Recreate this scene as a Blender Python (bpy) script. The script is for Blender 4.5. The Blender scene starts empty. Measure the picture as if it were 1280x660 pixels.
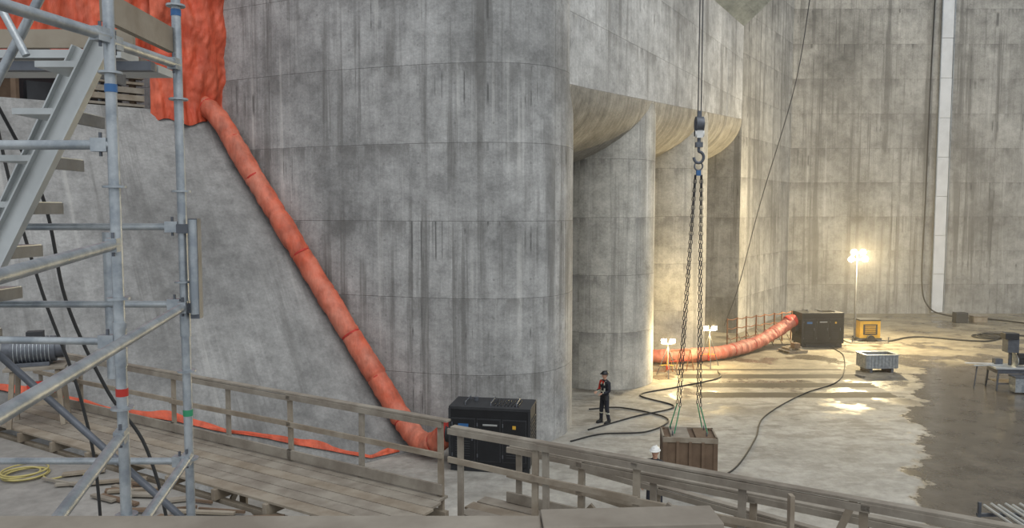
import bpy, math, random
from mathutils import Vector, Matrix, noise as mnoise
random.seed(4)
S=bpy.context.scene
V=Vector
# ------------------------------------------------------------ materials
def newmat(name):
    m=bpy.data.materials.new(name); m.use_nodes=True
    nt=m.node_tree; b=nt.nodes['Principled BSDF']
    return m,nt,b
def lnk(nt,a,b): nt.links.new(a,b)
def mixc(nt,typ,fac,a,b):
    n=nt.nodes.new('ShaderNodeMix'); n.data_type='RGBA'; n.blend_type=typ
    for sock,val in ((n.inputs[0],fac),(n.inputs[6],a),(n.inputs[7],b)):
        if hasattr(val,'is_linked'): lnk(nt,val,sock)
        elif isinstance(val,(int,float)): sock.default_value=val
        else: sock.default_value=(*val,1)
    return n.outputs[2]
def ramp(nt,src,stops):
    r=nt.nodes.new('ShaderNodeValToRGB')
    el=r.color_ramp.elements
    while len(el)<len(stops): el.new(0.5)
    for e,(p,c) in zip(el,stops):
        e.position=p; e.color=(c,c,c,1) if not isinstance(c,tuple) else (*c,1)
    lnk(nt,src,r.inputs[0]); return r.outputs[0]
def noise(nt,vec,scale,detail=6,rough=.6,msc=None):
    if msc:
        mp=nt.nodes.new('ShaderNodeMapping'); mp.inputs['Scale'].default_value=msc
        lnk(nt,vec,mp.inputs['Vector']); vec=mp.outputs[0]
    n=nt.nodes.new('ShaderNodeTexNoise'); n.inputs['Scale'].default_value=scale
    n.inputs['Detail'].default_value=detail; n.inputs['Roughness'].default_value=rough
    lnk(nt,vec,n.inputs['Vector']); return n.outputs[0]
def mth(nt,op,a,b=None):
    n=nt.nodes.new('ShaderNodeMath'); n.operation=op
    for i,v in enumerate((a,b)):
        if v is None: continue
        if hasattr(v,'is_linked'): lnk(nt,v,n.inputs[i])
        else: n.inputs[i].default_value=v
    return n.outputs[0]
def bump(nt,b,h,strength=.3,dist=.02):
    n=nt.nodes.new('ShaderNodeBump'); n.inputs['Strength'].default_value=strength
    n.inputs['Distance'].default_value=dist
    lnk(nt,h,n.inputs['Height']); lnk(nt,n.outputs[0],b.inputs['Normal'])
def concrete(name,base,pw=2.4,ph=2.42,streak=.55,panel=.08,tint=(1,1,1),ties=True,lift=0.0,stain=None,sub=.5,joint=.72,cov=.42):
    m,nt,b=newmat(name)
    uv=nt.nodes.new('ShaderNodeUVMap').outputs[0]
    if lift:
        mp=nt.nodes.new('ShaderNodeMapping'); mp.inputs['Location'].default_value=(.7,lift,0)
        lnk(nt,uv,mp.inputs['Vector']); uvb=mp.outputs[0]
    else: uvb=uv
    br=nt.nodes.new('ShaderNodeTexBrick'); lnk(nt,uvb,br.inputs['Vector'])
    br.offset=0.0; br.inputs['Scale'].default_value=1
    br.inputs['Brick Width'].default_value=pw; br.inputs['Row Height'].default_value=ph
    br.inputs['Mortar Size'].default_value=.018; br.inputs['Mortar Smooth'].default_value=.6
    a=1-panel; c=1+panel
    br.inputs['Color1'].default_value=(base*a*tint[0],base*a*tint[1],base*a*tint[2],1)
    br.inputs['Color2'].default_value=(base*c*tint[0],base*c*tint[1],base*c*tint[2],1)
    br.inputs['Mortar'].default_value=(base*joint*tint[0],base*joint*tint[1],base*joint*tint[2],1)
    col=br.outputs['Color']
    b2=nt.nodes.new('ShaderNodeTexBrick'); lnk(nt,uvb,b2.inputs['Vector']); b2.offset=0
    b2.inputs['Scale'].default_value=1; b2.inputs['Brick Width'].default_value=1.22; b2.inputs['Row Height'].default_value=ph
    b2.inputs['Mortar Size'].default_value=.005
    b2.inputs['Color1'].default_value=(.9,.9,.9,1); b2.inputs['Color2'].default_value=(1.08,1.08,1.08,1); b2.inputs['Mortar'].default_value=(.85,.85,.85,1)
    col=mixc(nt,'MULTIPLY',sub,col,b2.outputs['Color'])
    n1=noise(nt,uv,.2,9,.66)
    col=mixc(nt,'MULTIPLY',1,col,ramp(nt,n1,[(.3,.44),(.5,.95),(.7,1.32)]))
    n2=noise(nt,uv,1.5,10,.75)
    col=mixc(nt,'MULTIPLY',1,col,ramp(nt,n2,[(.28,.58),(.52,1.0),(.75,1.28)]))
    n4=noise(nt,uv,11,6,.75)
    col=mixc(nt,'MULTIPLY',1,col,ramp(nt,n4,[(.3,.8),(.65,1.12)]))
    fs=noise(nt,uv,1.0,6,.75,(6,.3,1))
    col=mixc(nt,'MULTIPLY',min(1,streak*.6),col,ramp(nt,fs,[(.4,1.08),(.72,.66)]))
    # broad rain streaks
    st=noise(nt,uv,1.0,9,.70,(1.7,.04,1)); mk=noise(nt,uv,.3,6,.65,(1,.5,1))
    stm=mth(nt,'MULTIPLY',ramp(nt,st,[(.50,0.),(.58,1.)]),ramp(nt,mk,[(cov,0.),(cov+.13,1.)]))
    stm=mth(nt,'MULTIPLY',mth(nt,'MULTIPLY',stm,streak),ramp(nt,n2,[(.35,.6),(.6,1.)]))
    col=mixc(nt,'MIX',stm,col,(base*.27,base*.26,base*.24))
    # pale lime runs
    s2=noise(nt,uv,1.0,6,.65,(3.1,.05,1)); m2=noise(nt,uv,.21,3,.5,(1,.8,1))
    pm=mth(nt,'MULTIPLY',ramp(nt,s2,[(.56,0.),(.66,1.)]),ramp(nt,m2,[(.46,0.),(.56,1.)]))
    col=mixc(nt,'MIX',mth(nt,'MULTIPLY',pm,.4),col,(base*1.7,base*1.68,base*1.6))
    sx=nt.nodes.new('ShaderNodeSeparateXYZ'); lnk(nt,uvb,sx.inputs[0])
    fr=mth(nt,'FRACT',mth(nt,'DIVIDE',sx.outputs[1],ph))
    nj=noise(nt,uv,.9,7,.75,(1,.2,1))
    jm=mth(nt,'MULTIPLY',ramp(nt,fr,[(.0,.0),(.70,.0),(.995,1.)]),ramp(nt,nj,[(.48,0.),(.56,1.)]))
    col=mixc(nt,'MIX',mth(nt,'MULTIPLY',jm,.6),col,(base*.33,base*.32,base*.30))
    # sharp dark wet drips hanging below the lift joints
    nd=noise(nt,uv,1.0,3,.6,(6,.02,1)); nm2=noise(nt,uv,.5,3,.5,(1,1,1))
    dj=mth(nt,'MULTIPLY',mth(nt,'MULTIPLY',ramp(nt,nd,[(.58,0.),(.61,1.)]),ramp(nt,nm2,[(.54,0.),(.59,1.)])),ramp(nt,fr,[(.45,0.),(.55,1.)]))
    if ties: col=mixc(nt,'MIX',mth(nt,'MULTIPLY',dj,.7),col,(base*.2,base*.2,base*.19))
    if ties:
        vm=nt.nodes.new('ShaderNodeVectorMath'); vm.operation='DIVIDE'; lnk(nt,uvb,vm.inputs[0]); vm.inputs[1].default_value=(1.2,1.21,1)
        vf=nt.nodes.new('ShaderNodeVectorMath'); vf.operation='FRACTION'; lnk(nt,vm.outputs[0],vf.inputs[0])
        vd=nt.nodes.new('ShaderNodeVectorMath'); vd.operation='DISTANCE'; lnk(nt,vf.outputs[0],vd.inputs[0]); vd.inputs[1].default_value=(.5,.5,0)
        dm=mth(nt,'LESS_THAN',vd.outputs['Value'],.03)
        col=mixc(nt,'MIX',mth(nt,'MULTIPLY',dm,.45),col,(base*.4,base*.4,base*.38))
    if stain:
        for (su,v0,v1,w) in stain:
            sy=nt.nodes.new('ShaderNodeSeparateXYZ'); lnk(nt,uv,sy.inputs[0])
            wob=mth(nt,'MULTIPLY',mth(nt,'SUBTRACT',noise(nt,uv,1.4,4),.5),w*1.2)
            dx=mth(nt,'ABSOLUTE',mth(nt,'ADD',mth(nt,'SUBTRACT',sy.outputs[0],su),wob))
            k=mth(nt,'MULTIPLY',ramp(nt,dx,[(0.,1.),(w*.55,0.)]),mth(nt,'MULTIPLY',mth(nt,'GREATER_THAN',sy.outputs[1],v0),ramp(nt,mth(nt,'DIVIDE',sy.outputs[1],v1),[(.6,1.),(1.,0.)])))
            col=mixc(nt,'MIX',mth(nt,'MULTIPLY',k,.6),col,(.09,.065,.04))
    lnk(nt,col,b.inputs['Base Color']); b.inputs['Roughness'].default_value=.82
    hh=mth(nt,'ADD',noise(nt,uv,7,7,.75),mth(nt,'MULTIPLY',br.outputs['Fac'],-.8))
    bump(nt,b,hh,.5,.03)
    return m
def simple(name,col,rough=.6,metal=0,var=.15,scale=3,bmp=.1,emit=None,es=0,msc=None,col2=None):
    m,nt,b=newmat(name)
    tc=nt.nodes.new('ShaderNodeTexCoord').outputs['Object']
    n=noise(nt,tc,scale,5,.6,msc)
    if col2: c=mixc(nt,'MIX',ramp(nt,n,[(.38,0.),(.62,1.)]),col,col2)
    else: c=mixc(nt,'MULTIPLY',1,ramp(nt,n,[(.3,1-var),(.7,1+var)]),col)
    lnk(nt,c,b.inputs['Base Color']); b.inputs['Roughness'].default_value=rough; b.inputs['Metallic'].default_value=metal
    if bmp: bump(nt,b,noise(nt,tc,scale*5,4),bmp,.01)
    if emit:
        b.inputs['Emission Color'].default_value=(*emit,1); b.inputs['Emission Strength'].default_value=es
    return m
M={}
M['pier']=concrete('pier_concrete',.40,tint=(1,1.0,.98),lift=.1,streak=.75,pw=11,sub=.35,panel=.03,cov=.42)
M['upper']=concrete('upper_concrete',.50,tint=(1,1.01,1.0),lift=.5,streak=.6,pw=6,sub=.4)
M['col']=concrete('column_concrete',.45,tint=(1.03,1.0,.90),pw=7,ph=2.4,streak=.5,panel=.03,ties=False,sub=.3)
M['back']=concrete('back_wall_concrete',.35,tint=(1.02,1.0,.93),pw=2.44,ph=2.45,streak=.70,panel=.1,lift=.3,stain=[(43.0,.2,4.6,.9)],cov=.38)
M['ramp']=concrete('ramp_concrete',.28,tint=(1,1,.98),pw=40,ph=40,streak=.45,panel=.0,ties=False,sub=0)
M['soffit']=concrete('soffit_concrete',.34,tint=(1.02,.97,.85),pw=.3,ph=6,streak=.3,panel=.14,ties=False,sub=0)
M['ceil']=concrete('ceiling_concrete',.26,tint=(.97,1.02,.9),pw=1.2,ph=2.4,streak=.1,ties=False)
M['wood']=simple('weathered_timber',(.21,.17,.125),.85,0,.3,2.5,.3,col2=(.30,.26,.205))
M['wood2']=simple('grey_timber',(.29,.26,.215),.85,0,.3,2,.3,col2=(.19,.162,.13))
M['ply']=simple('brown_plywood',(.12,.078,.05),.8,0,.3,2,.2,col2=(.17,.115,.075))
M['steel']=simple('galvanised_steel',(.27,.30,.33),.42,.6,.18,9,.2,col2=(.43,.46,.48))
M['steel_d']=simple('worn_steel',(.12,.13,.15),.5,.5,.25,6,.15)
M['alu']=simple('aluminium',(.48,.50,.50),.4,.5,.12,4,.1)
M['rust']=simple('rusty_steel',(.23,.10,.05),.8,.3,.3,6,.2)
M['black']=simple('black_paint',(.012,.013,.016),.42,.1,.2,4,.05)
M['dgrey']=simple('dark_grey_panel',(.03,.032,.036),.5,.1,.2,4,.05)
M['rubber']=simple('black_rubber',(.02,.02,.02),.7,0,.2,4,.05)
M['red']=simple('red_fabric',(.45,.03,.02),.7,0,.2,4,.2)
M['white']=simple('white_plastic',(.75,.75,.73),.4,0,.05,4,.02)
M['yellow']=simple('yellow_paint',(.62,.36,.04),.5,0,.15,3,.05)
M['blue']=simple('blue_label',(.03,.12,.30),.5,0,.1,3,0)
M['green']=simple('green_tape',(.03,.25,.12),.7,0,.1,3,0)
M['navy']=simple('dark_workwear',(.018,.02,.028),.85,0,.25,10,.3)
M['refl']=simple('reflective_tape',(.5,.5,.42),.4,0,.05,4,0)
M['skin']=simple('skin',(.52,.30,.21),.55,0,.06,20,.05)
M['eye']=simple('dark_eye',(.02,.015,.01),.3,0,.05,20,0)
M['lip']=simple('lips',(.35,.13,.11),.5,0,.05,20,0)
M['hair']=simple('brown_hair',(.06,.035,.02),.8,0,.2,40,.3)
M['lamp']=simple('lamp_glow',(1,.95,.8),.3,0,0,2,0,emit=(1,.84,.50),es=110)
M['strip']=simple('pale_wall_strip',(.62,.64,.66),.6,0,.1,1.5,.1)
M['hose_y']=simple('yellow_hose',(.42,.36,.14),.6,0,.2,5,.05)
M['cablem']=simple('wire_rope',(.045,.045,.05),.6,.4,.2,8,0)
def fabric(name,c1,c2,sc,bs=.8):
    m,nt,b=newmat(name)
    tc=nt.nodes.new('ShaderNodeTexCoord').outputs['Object']
    n=noise(nt,tc,sc,7,.65)
    c=mixc(nt,'MIX',ramp(nt,n,[(.35,0.),(.68,1.)]),c1,c2)
    n2=noise(nt,tc,sc*3,5,.65,(1,1,.25))
    c=mixc(nt,'MULTIPLY',1,c,ramp(nt,n2,[(.3,.6),(.6,1.1)]))
    lnk(nt,c,b.inputs['Base Color']); b.inputs['Roughness'].default_value=.6
    bump(nt,b,noise(nt,tc,sc*3,4,.6,(1,1,.35)),bs,.08)
    return m
M['tarp']=fabric('orange_tarpaulin',(.55,.075,.03),(.62,.125,.06),.9,.9)
M['duct']=fabric('orange_duct_fabric',(.56,.10,.045),(.58,.20,.13),.8,1)
M['duct2']=fabric('faded_duct_fabric',(.46,.12,.08),(.48,.20,.15),1.2,1)
def floor_mat():
    m,nt,b=newmat('wet_concrete_floor')
    tc=nt.nodes.new('ShaderNodeTexCoord').outputs['Object']
    sx=nt.nodes.new('ShaderNodeSeparateXYZ'); lnk(nt,tc,sx.inputs[0]); X,Y=sx.outputs[0],sx.outputs[1]
    n=noise(nt,tc,.5,9,.7); n3=noise(nt,tc,3,8,.75)
    col=mixc(nt,'MULTIPLY',1,ramp(nt,n,[(.3,(.24,.23,.205)),(.7,(.47,.455,.415))]),ramp(nt,n3,[(.3,.75),(.7,1.14)]))
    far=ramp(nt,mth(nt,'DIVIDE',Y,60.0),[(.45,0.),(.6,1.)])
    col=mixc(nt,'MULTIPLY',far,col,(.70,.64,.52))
    d=mth(nt,'SUBTRACT',mth(nt,'MULTIPLY',X,.88),mth(nt,'MULTIPLY',Y,.47))
    nw=mth(nt,'MULTIPLY',mth(nt,'SUBTRACT',noise(nt,tc,.45,9,.68),.5),3.8)
    d=mth(nt,'ADD',d,nw)
    w=ramp(nt,mth(nt,'MULTIPLY',mth(nt,'SUBTRACT',d,.1),1.0),[(0.,0.),(.2,1.)])
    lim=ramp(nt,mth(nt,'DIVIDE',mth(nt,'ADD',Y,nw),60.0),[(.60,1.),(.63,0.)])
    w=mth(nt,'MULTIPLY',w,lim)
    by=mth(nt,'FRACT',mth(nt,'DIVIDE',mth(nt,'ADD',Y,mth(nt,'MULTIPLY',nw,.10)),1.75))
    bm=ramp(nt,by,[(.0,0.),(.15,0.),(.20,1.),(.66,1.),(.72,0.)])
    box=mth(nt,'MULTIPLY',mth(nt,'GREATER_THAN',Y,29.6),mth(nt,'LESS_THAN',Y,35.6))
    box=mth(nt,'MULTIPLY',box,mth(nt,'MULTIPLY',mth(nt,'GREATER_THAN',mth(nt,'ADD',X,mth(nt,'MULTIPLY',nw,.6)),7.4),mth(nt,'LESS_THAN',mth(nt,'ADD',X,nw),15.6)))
    slot_shade_bands=mth(nt,'MULTIPLY',bm,box)  # dark wet lines, with the slot shadows painted into the floor colour
    pud=ramp(nt,noise(nt,tc,.33,8,.65),[(.51,0.),(.56,.9)])
    w=mth(nt,'MAXIMUM',w,mth(nt,'MULTIPLY',pud,ramp(nt,mth(nt,'DIVIDE',Y,60.0),[(.43,0.),(.50,1.)])))
    damp=mth(nt,'MULTIPLY',ramp(nt,noise(nt,tc,.7,8,.7,(1,1.8,1)),[(.48,0.),(.58,.5)]),ramp(nt,mth(nt,'DIVIDE',Y,60.0),[(.30,.3),(.45,1.)]))
    wn=noise(nt,tc,1.1,8,.7)
    wet=ramp(nt,wn,[(.32,(.055,.046,.036)),(.7,(.15,.128,.10))])
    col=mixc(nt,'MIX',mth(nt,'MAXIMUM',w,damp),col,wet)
    col=mixc(nt,'MIX',mth(nt,'MULTIPLY',slot_shade_bands,.95),col,(.03,.025,.02))
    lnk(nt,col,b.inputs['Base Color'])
    r=mth(nt,'SUBTRACT',.76,mth(nt,'MULTIPLY',mth(nt,'MULTIPLY',w,mth(nt,'SUBTRACT',1.0,slot_shade_bands)),mth(nt,'ADD',.30,mth(nt,'MULTIPLY',wn,.45)))); lnk(nt,r,b.inputs['Roughness'])
    h=mth(nt,'MULTIPLY',noise(nt,tc,6,6,.7),mth(nt,'SUBTRACT',1.0,mth(nt,'MULTIPLY',w,.8)))
    bump(nt,b,h,.3,.03)
    return m
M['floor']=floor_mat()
def slab_mat():
    m,nt,b=newmat('platform_concrete')
    tc=nt.nodes.new('ShaderNodeTexCoord').outputs['Object']
    c=mixc(nt,'MULTIPLY',1,ramp(nt,noise(nt,tc,.8,8,.65),[(.3,(.20,.19,.175)),(.7,(.34,.325,.30))]),ramp(nt,noise(nt,tc,5,8,.7),[(.3,.8),(.7,1.1)]))
    lnk(nt,c,b.inputs['Base Color']); b.inputs['Roughness'].default_value=.8
    bump(nt,b,noise(nt,tc,8,6,.7),.3,.02); return m
M['slab']=slab_mat()
# ------------------------------------------------------------ mesh builder
class MB:
    def __init__(s): s.v=[];s.f=[];s.m=[];s.sm=[];s.mats=[]
    def mi(s,k):
        if k not in s.mats: s.mats.append(k)
        return s.mats.index(k)
    def add(s,vs,fs,k,smooth=False):
        o=len(s.v); s.v+= [tuple(p) for p in vs]; i=s.mi(k)
        for f in fs: s.f.append([o+j for j in f]); s.m.append(i); s.sm.append(smooth)
    def box(s,c,d,k,rz=0,R=None):
        R=R or Matrix.Rotation(rz,3,'Z'); c=V(c); vs=[]
        for z in(-1,1):
            for y in(-1,1):
                for x in(-1,1): vs.append(c+R@V((x*d[0]/2,y*d[1]/2,z*d[2]/2)))
        s.add(vs,[(0,2,3,1),(4,5,7,6),(0,1,5,4),(2,6,7,3),(0,4,6,2),(1,3,7,5)],k)
    def beam(s,a,b,w,h,k,up=(0,0,1)):
        a=V(a);b=V(b);d=(b-a);L=d.length;d.normalize();up=V(up)
        x=d.cross(up); 
        if x.length<1e-3: x=V((1,0,0))
        x.normalize(); z=x.cross(d); R=Matrix((x,d,z)).transposed()
        s.box((a+b)/2,(w,L,h),k,R=R)
    def path(s,pts,r,k,n=10,cap=True):
        pts=[V(p) for p in pts]; N=len(pts); rs=r if isinstance(r,(list,tuple)) else [r]*N
        vs=[];prev=None
        for i,p in enumerate(pts):
            t=(pts[min(i+1,N-1)]-pts[max(i-1,0)]).normalized()
            if prev is None:
                u=t.cross(V((0,0,1)))
                if u.length<.05: u=t.cross(V((0,1,0)))
            else: u=prev-t*prev.dot(t)
            u.normalize(); prev=u; w=t.cross(u)
            for j in range(n):
                a=2*math.pi*j/n; vs.append(p+(u*math.cos(a)+w*math.sin(a))*rs[i])
        fs=[(i*n+j,i*n+(j+1)%n,(i+1)*n+(j+1)%n,(i+1)*n+j) for i in range(N-1) for j in range(n)]
        s.add(vs,fs,k,True)
        if cap:
            s.add(vs[:n],[tuple(range(n))[::-1]],k); s.add(vs[-n:],[tuple(range(n))],k)
    def tube(s,a,b,r,k,n=12,r2=None): s.path([a,b],[r,r if r2 is None else r2],k,n)
    def ell(s,c,r,k,R=None,nu=14,nv=9,v0=0,v1=math.pi):
        c=V(c);vs=[]
        for i in range(nv+1):
            t=v0+(v1-v0)*i/nv
            for j in range(nu):
                a=2*math.pi*j/nu; p=V((r[0]*math.sin(t)*math.cos(a),r[1]*math.sin(t)*math.sin(a),r[2]*math.cos(t)))
                vs.append(c+(R@p if R else p))
        s.add(vs,[(i*nu+j,(i+1)*nu+j,(i+1)*nu+(j+1)%nu,i*nu+(j+1)%nu) for i in range(nv) for j in range(nu)],k,True)
    def ring(s,c,R,r,k,axis='Z',n=16,m=6):
        ax={'Z':Matrix.Identity(3),'X':Matrix.Rotation(math.pi/2,3,'Y'),'Y':Matrix.Rotation(math.pi/2,3,'X')}[axis]
        vs=[]
        for i in range(n):
            a=2*math.pi*i/n
            for j in range(m):
                b=2*math.pi*j/m
                vs.append(V(c)+ax@V(((R+r*math.cos(b))*math.cos(a),(R+r*math.cos(b))*math.sin(a),r*math.sin(b))))
        s.add(vs,[(i*m+j,((i+1)%n)*m+j,((i+1)%n)*m+(j+1)%m,i*m+(j+1)%m) for i in range(n) for j in range(m)],k,True)
    def build(s,name,parent=None,bevel=0,loc=None,rz=0):
        me=bpy.data.meshes.new(name); me.from_pydata(s.v,[],s.f)
        for k in s.mats: me.materials.append(M[k])
        me.polygons.foreach_set('material_index',s.m); me.polygons.foreach_set('use_smooth',s.sm); me.update()
        o=bpy.data.objects.new(name,me); S.collection.objects.link(o)
        if loc: o.location=loc
        o.rotation_euler[2]=rz
        if parent: o.parent=parent
        if bevel:
            b=o.modifiers.new('bevel','BEVEL'); b.width=bevel; b.segments=2; b.limit_method='ANGLE'
        return o
def empty(name,loc=(0,0,0),rz=0):
    o=bpy.data.objects.new(name,None); S.collection.objects.link(o); o.location=loc; o.rotation_euler[2]=rz
    o.empty_display_size=.2; return o
def crom(pts,n=6):
    P=[V(p) for p in pts]; P=[P[0]*2-P[1]]+P+[P[-1]*2-P[-2]]; out=[]
    for i in range(1,len(P)-2):
        for k in range(n):
            t=k/n; a,b,c,d=P[i-1:i+3]
            out.append(.5*((2*b)+(c-a)*t+(2*a-5*b+4*c-d)*t*t+(3*b-a-3*c+d)*t**3))
    out.append(P[-2]); return out
def uvmesh(name,quads,mat,smooth=False):
    vs=[];fs=[];uvs=[]
    for q,u in quads:
        o=len(vs); vs+=[tuple(p) for p in q]; fs.append(list(range(o,o+len(q)))); uvs+=u
    me=bpy.data.meshes.new(name); me.from_pydata(vs,[],fs); l=me.uv_layers.new(name='UVMap')
    for i,u in enumerate(uvs): l.data[i].uv=u
    me.materials.append(mat); me.update()
    import bmesh
    if smooth:
        bm=bmesh.new(); bm.from_mesh(me); bmesh.ops.remove_doubles(bm,verts=bm.verts,dist=1e-4); bm.to_mesh(me); bm.free()
        for p in me.polygons: p.use_smooth = abs(p.normal.z)<.9
        try: me.set_sharp_from_angle(angle=math.radians(35))
        except Exception: pass
    o=bpy.data.objects.new(name,me); S.collection.objects.link(o); return o
def prism(name,poly,z0,z1,mat,smooth=False,u0=0):
    n=len(poly); z0=z0 if isinstance(z0,list) else [z0]*n; q=[];s=u0
    for i in range(n):
        a=V(poly[i]).to_2d();b=V(poly[(i+1)%n]).to_2d();j=(i+1)%n;L=(b-a).length
        q.append(([(a.x,a.y,z0[i]),(b.x,b.y,z0[j]),(b.x,b.y,z1),(a.x,a.y,z1)],[(s,z0[i]),(s+L,z0[j]),(s+L,z1),(s,z1)])); s+=L
    q.append(([(p[0],p[1],z1) for p in poly],[(p[0],p[1]) for p in poly]))
    q.append(([(p[0],p[1],z) for p,z in zip(poly,z0)][::-1],[(p[0],p[1]) for p in poly][::-1]))
    return uvmesh(name,q,mat,smooth)
TOP=27
# ------------------------------------------------------------ shell
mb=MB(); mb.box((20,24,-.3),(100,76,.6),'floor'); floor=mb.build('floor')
pf=crom([(-18,31,0),(-14,28.6,0),(-10.2,27.0,0),(-6.5,25.2,0),(-2.8,23.9,0),(-.6,23.55,0),(.9,24.0,0),(1.65,24.85,0),(1.95,25.6,0),(2.1,26.3,0)],6)
poly=[(p.x,p.y) for p in pf]+[(1.7,27.2),(.6,28.2),(-3,31),(-3,44),(-18,44)]
prism('wall_pier',poly,0,TOP,M['pier'],True)
F0=V((2.0,25.6,0)); f=V((.5,.866,0)); nn=V((.866,-.5,0)); inn=-nn
def face(s,i=0,z=0): return F0+f*s+inn*i+V((0,0,z))
SL=23.5
cur=[(4.2*(1-math.cos(a)),-2.7*math.sin(a)) for a in [math.pi/2*k/10 for k in range(11)]]
q=[]; seg=12
zb=lambda s: 11.66+1.3*max(s,0)/SL
for k in range(seg):
    s0=-.6+(SL+.6)*k/seg; s1=-.6+(SL+.6)*(k+1)/seg
    q.append(([face(s0,0,zb(s0)),face(s1,0,zb(s1)),face(s1,0,TOP),face(s0,0,TOP)],[(s0,zb(s0)),(s1,zb(s1)),(s1,TOP),(s0,TOP)]))
uvmesh('wall_upper',q,M['upper'])
q=[]
for k in range(seg):
    s0=-.6+(SL+.6)*k/seg; s1=-.6+(SL+.6)*(k+1)/seg; L=0
    cc=cur+[(12,-2.7)]
    for (a,b),(c,d) in zip(cc[:-1],cc[1:]):
        l=math.hypot(c-a,d-b)
        q.append(([face(s0,a,zb(s0)+b),face(s0,c,zb(s0)+d),face(s1,c,zb(s1)+d),face(s1,a,zb(s1)+b)],[(s0,L),(s0,L+l),(s1,L+l),(s1,L)])); L+=l
uvmesh('ceiling_bay',q,M['soffit'],True)
prism('wall_bay_light_stop',[tuple(face(-4,11.9)[:2]),tuple(face(SL+1,11.9)[:2]),tuple(face(SL+1,13)[:2]),tuple(face(-4,13)[:2])],0,TOP,M['col'])  # wall added behind the bays to stop light leaking in and keep them dark
def column(s,r,name):
    pts=[]
    for k in range(25):
        a=-math.pi/2+math.pi*k/24
        pts.append(face(s,r)+f*(r*math.sin(a))+nn*(r*math.cos(a)))
    pts+= [face(s+r,12),face(s-r,12)]
    prism(name,[(p.x,p.y) for p in pts],0,13.5,M['col'],True,u0=s*5)
column(7.9,2.3,'concrete_column'); column(16,2.3,'concrete_column')
K=face(SL); K2=V((20,55,0))
prism('wall_back_left',[(K.x,K.y),(K2.x,K2.y),(K2.x-1,K2.y+2),tuple(face(SL,14)[:2])],0,TOP,M['back'],u0=-12)
prism('wall_back',[(19.0,55),(64,55),(64,56.5),(19.0,56.5)],0,TOP,M['back'],u0=27-19)
a0=face(2,-.02,18.4);a1=V((K.x,K.y,18.4));a2=V((20,55,23.8));a3=V((13.6,41.5,23.8)); up=V((0,0,.8))
bq=[a0,a1,a2,a3]
q=[(bq,[(0,0),(20,0),(20,11),(0,11)]),([p+up for p in bq][::-1],[(0,0),(20,0),(20,11),(0,11)])]
for i in range(4):
    j=(i+1)%4; q.append(([bq[i],bq[i]+up,bq[j]+up,bq[j]],[(0,0),(0,1),(9,1),(9,0)]))
uvmesh('ceiling',q,M['ceil'])
# sloped wall
A=V((-2.7,23.6,0)); d=V((-.755,-.656,0)); n=V((-.656,.755,0)); H=10.85
def rp(al,up_,z): return A+d*al+n*up_+V((0,0,z))
q=[];st=[-4,2,8,14,20,27]; SLn=math.hypot(7.5,H)
for a,b in zip(st[:-1],st[1:]):
    for k in range(5):
        t0=k/5;t1=(k+1)/5
        q.append(([rp(b,7.5*t0,H*t0),rp(a,7.5*t0,H*t0),rp(a,7.5*t1,H*t1),rp(b,7.5*t1,H*t1)],[(b,SLn*t0),(a,SLn*t0),(a,SLn*t1),(b,SLn*t1)]))
    q.append(([rp(b,7.5,H),rp(a,7.5,H),rp(a,14,H),rp(b,14,H)],[(b,14),(a,14),(a,20),(b,20)]))
q.append(([rp(27,0,0),rp(27,7.5,H),rp(27,14,H),rp(27,14,0)],[(0,0),(7,10),(14,10),(14,0)]))
uvmesh('wall_sloped',q,M['ramp'])
mb=MB()
for k in range(9):
    mb.box((30.9+.01*(k%2),54.93,1.5+k*2.8),(.82,.12,2.78),'strip')
mb.box((30.45,54.9,13),(.05,.16,25.6),'steel'); mb.box((31.35,54.9,13),(.05,.16,25.6),'steel')
mb.build('wall_joint_strip',bevel=.02)
mb=MB(); pts=[(29.9,54.8,26),(29.7,54.7,16),(29.6,54.6,8),(29.5,54.5,2.5),(29.9,54.2,.6),(31,53.4,.06),(33,51.5,.06),(34.5,49,.06)]
mb.path(crom(pts,8),.05,'rubber',8); mb.build('power_cable')
mb=MB(); pts=[(16.6,43.0,20),(15.8,43,14.5),(13.9,42.6,8),(12.5,41.6,3.5),(11.6,41.2,1.2)]
mb.path(crom(pts,8),.026,'cablem',6); mb.build('hanging_rope')
# ------------------------------------------------------------ tarp enclosure above the slope
def sheet(name,al0,al1,z0f,z1,off,amp,mk='tarp',nu=70,nv=60,seed=0):
    vs=[];fs=[]
    for i in range(nu+1):
        al=al0+(al1-al0)*i/nu; zl=z0f(al)
        for j in range(nv+1):
            z=zl+(z1-zl)*j/nv
            w=amp*(.5*math.sin(al*3.1+z*.5+seed)+.3*math.sin(al*9.3-z*1.3+seed)+1.2*mnoise.noise(V((al*1.1+seed,z*.6,3)))+.9*mnoise.noise(V((al*3,z*1.0,seed)))+.5*abs(mnoise.noise(V((al*4+z*2,z*3-al,seed)))))
            vs.append(rp(al,7.5+off-w,z))
    for i in range(nu):
        for j in range(nv):
            o=i*(nv+1)+j; fs.append((o,o+nv+1,o+nv+2,o+1))
    mb=MB(); mb.add(vs,fs,mk,True); return mb.build(name)
tp=empty('orange_tarp_enclosure',rp(8,8,H))
def par(o,p):
    o.parent=p; o.matrix_parent_inverse=Matrix.Translation(-p.location)
par(sheet('sheet_right',3.05,5.8,lambda a:10.45+.10*math.sin(a*5),18,-.30,.16,seed=1,nu=110,nv=90),tp)
par(sheet('sheet_left',5.6,24,lambda a:12.3+.15*math.sin(a*3),18,-.1,.16,nu=300,nv=80,seed=5),tp)
mb=MB()
for al in [7.1,10,13,16,19]: mb.tube(rp(al,8.3,H),rp(al,8.3,18),.05,'steel')
for z in (12.45,12.6): mb.beam(rp(5.8,7.95,z),rp(24,7.95,z),.12,.12,'wood')
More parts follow.
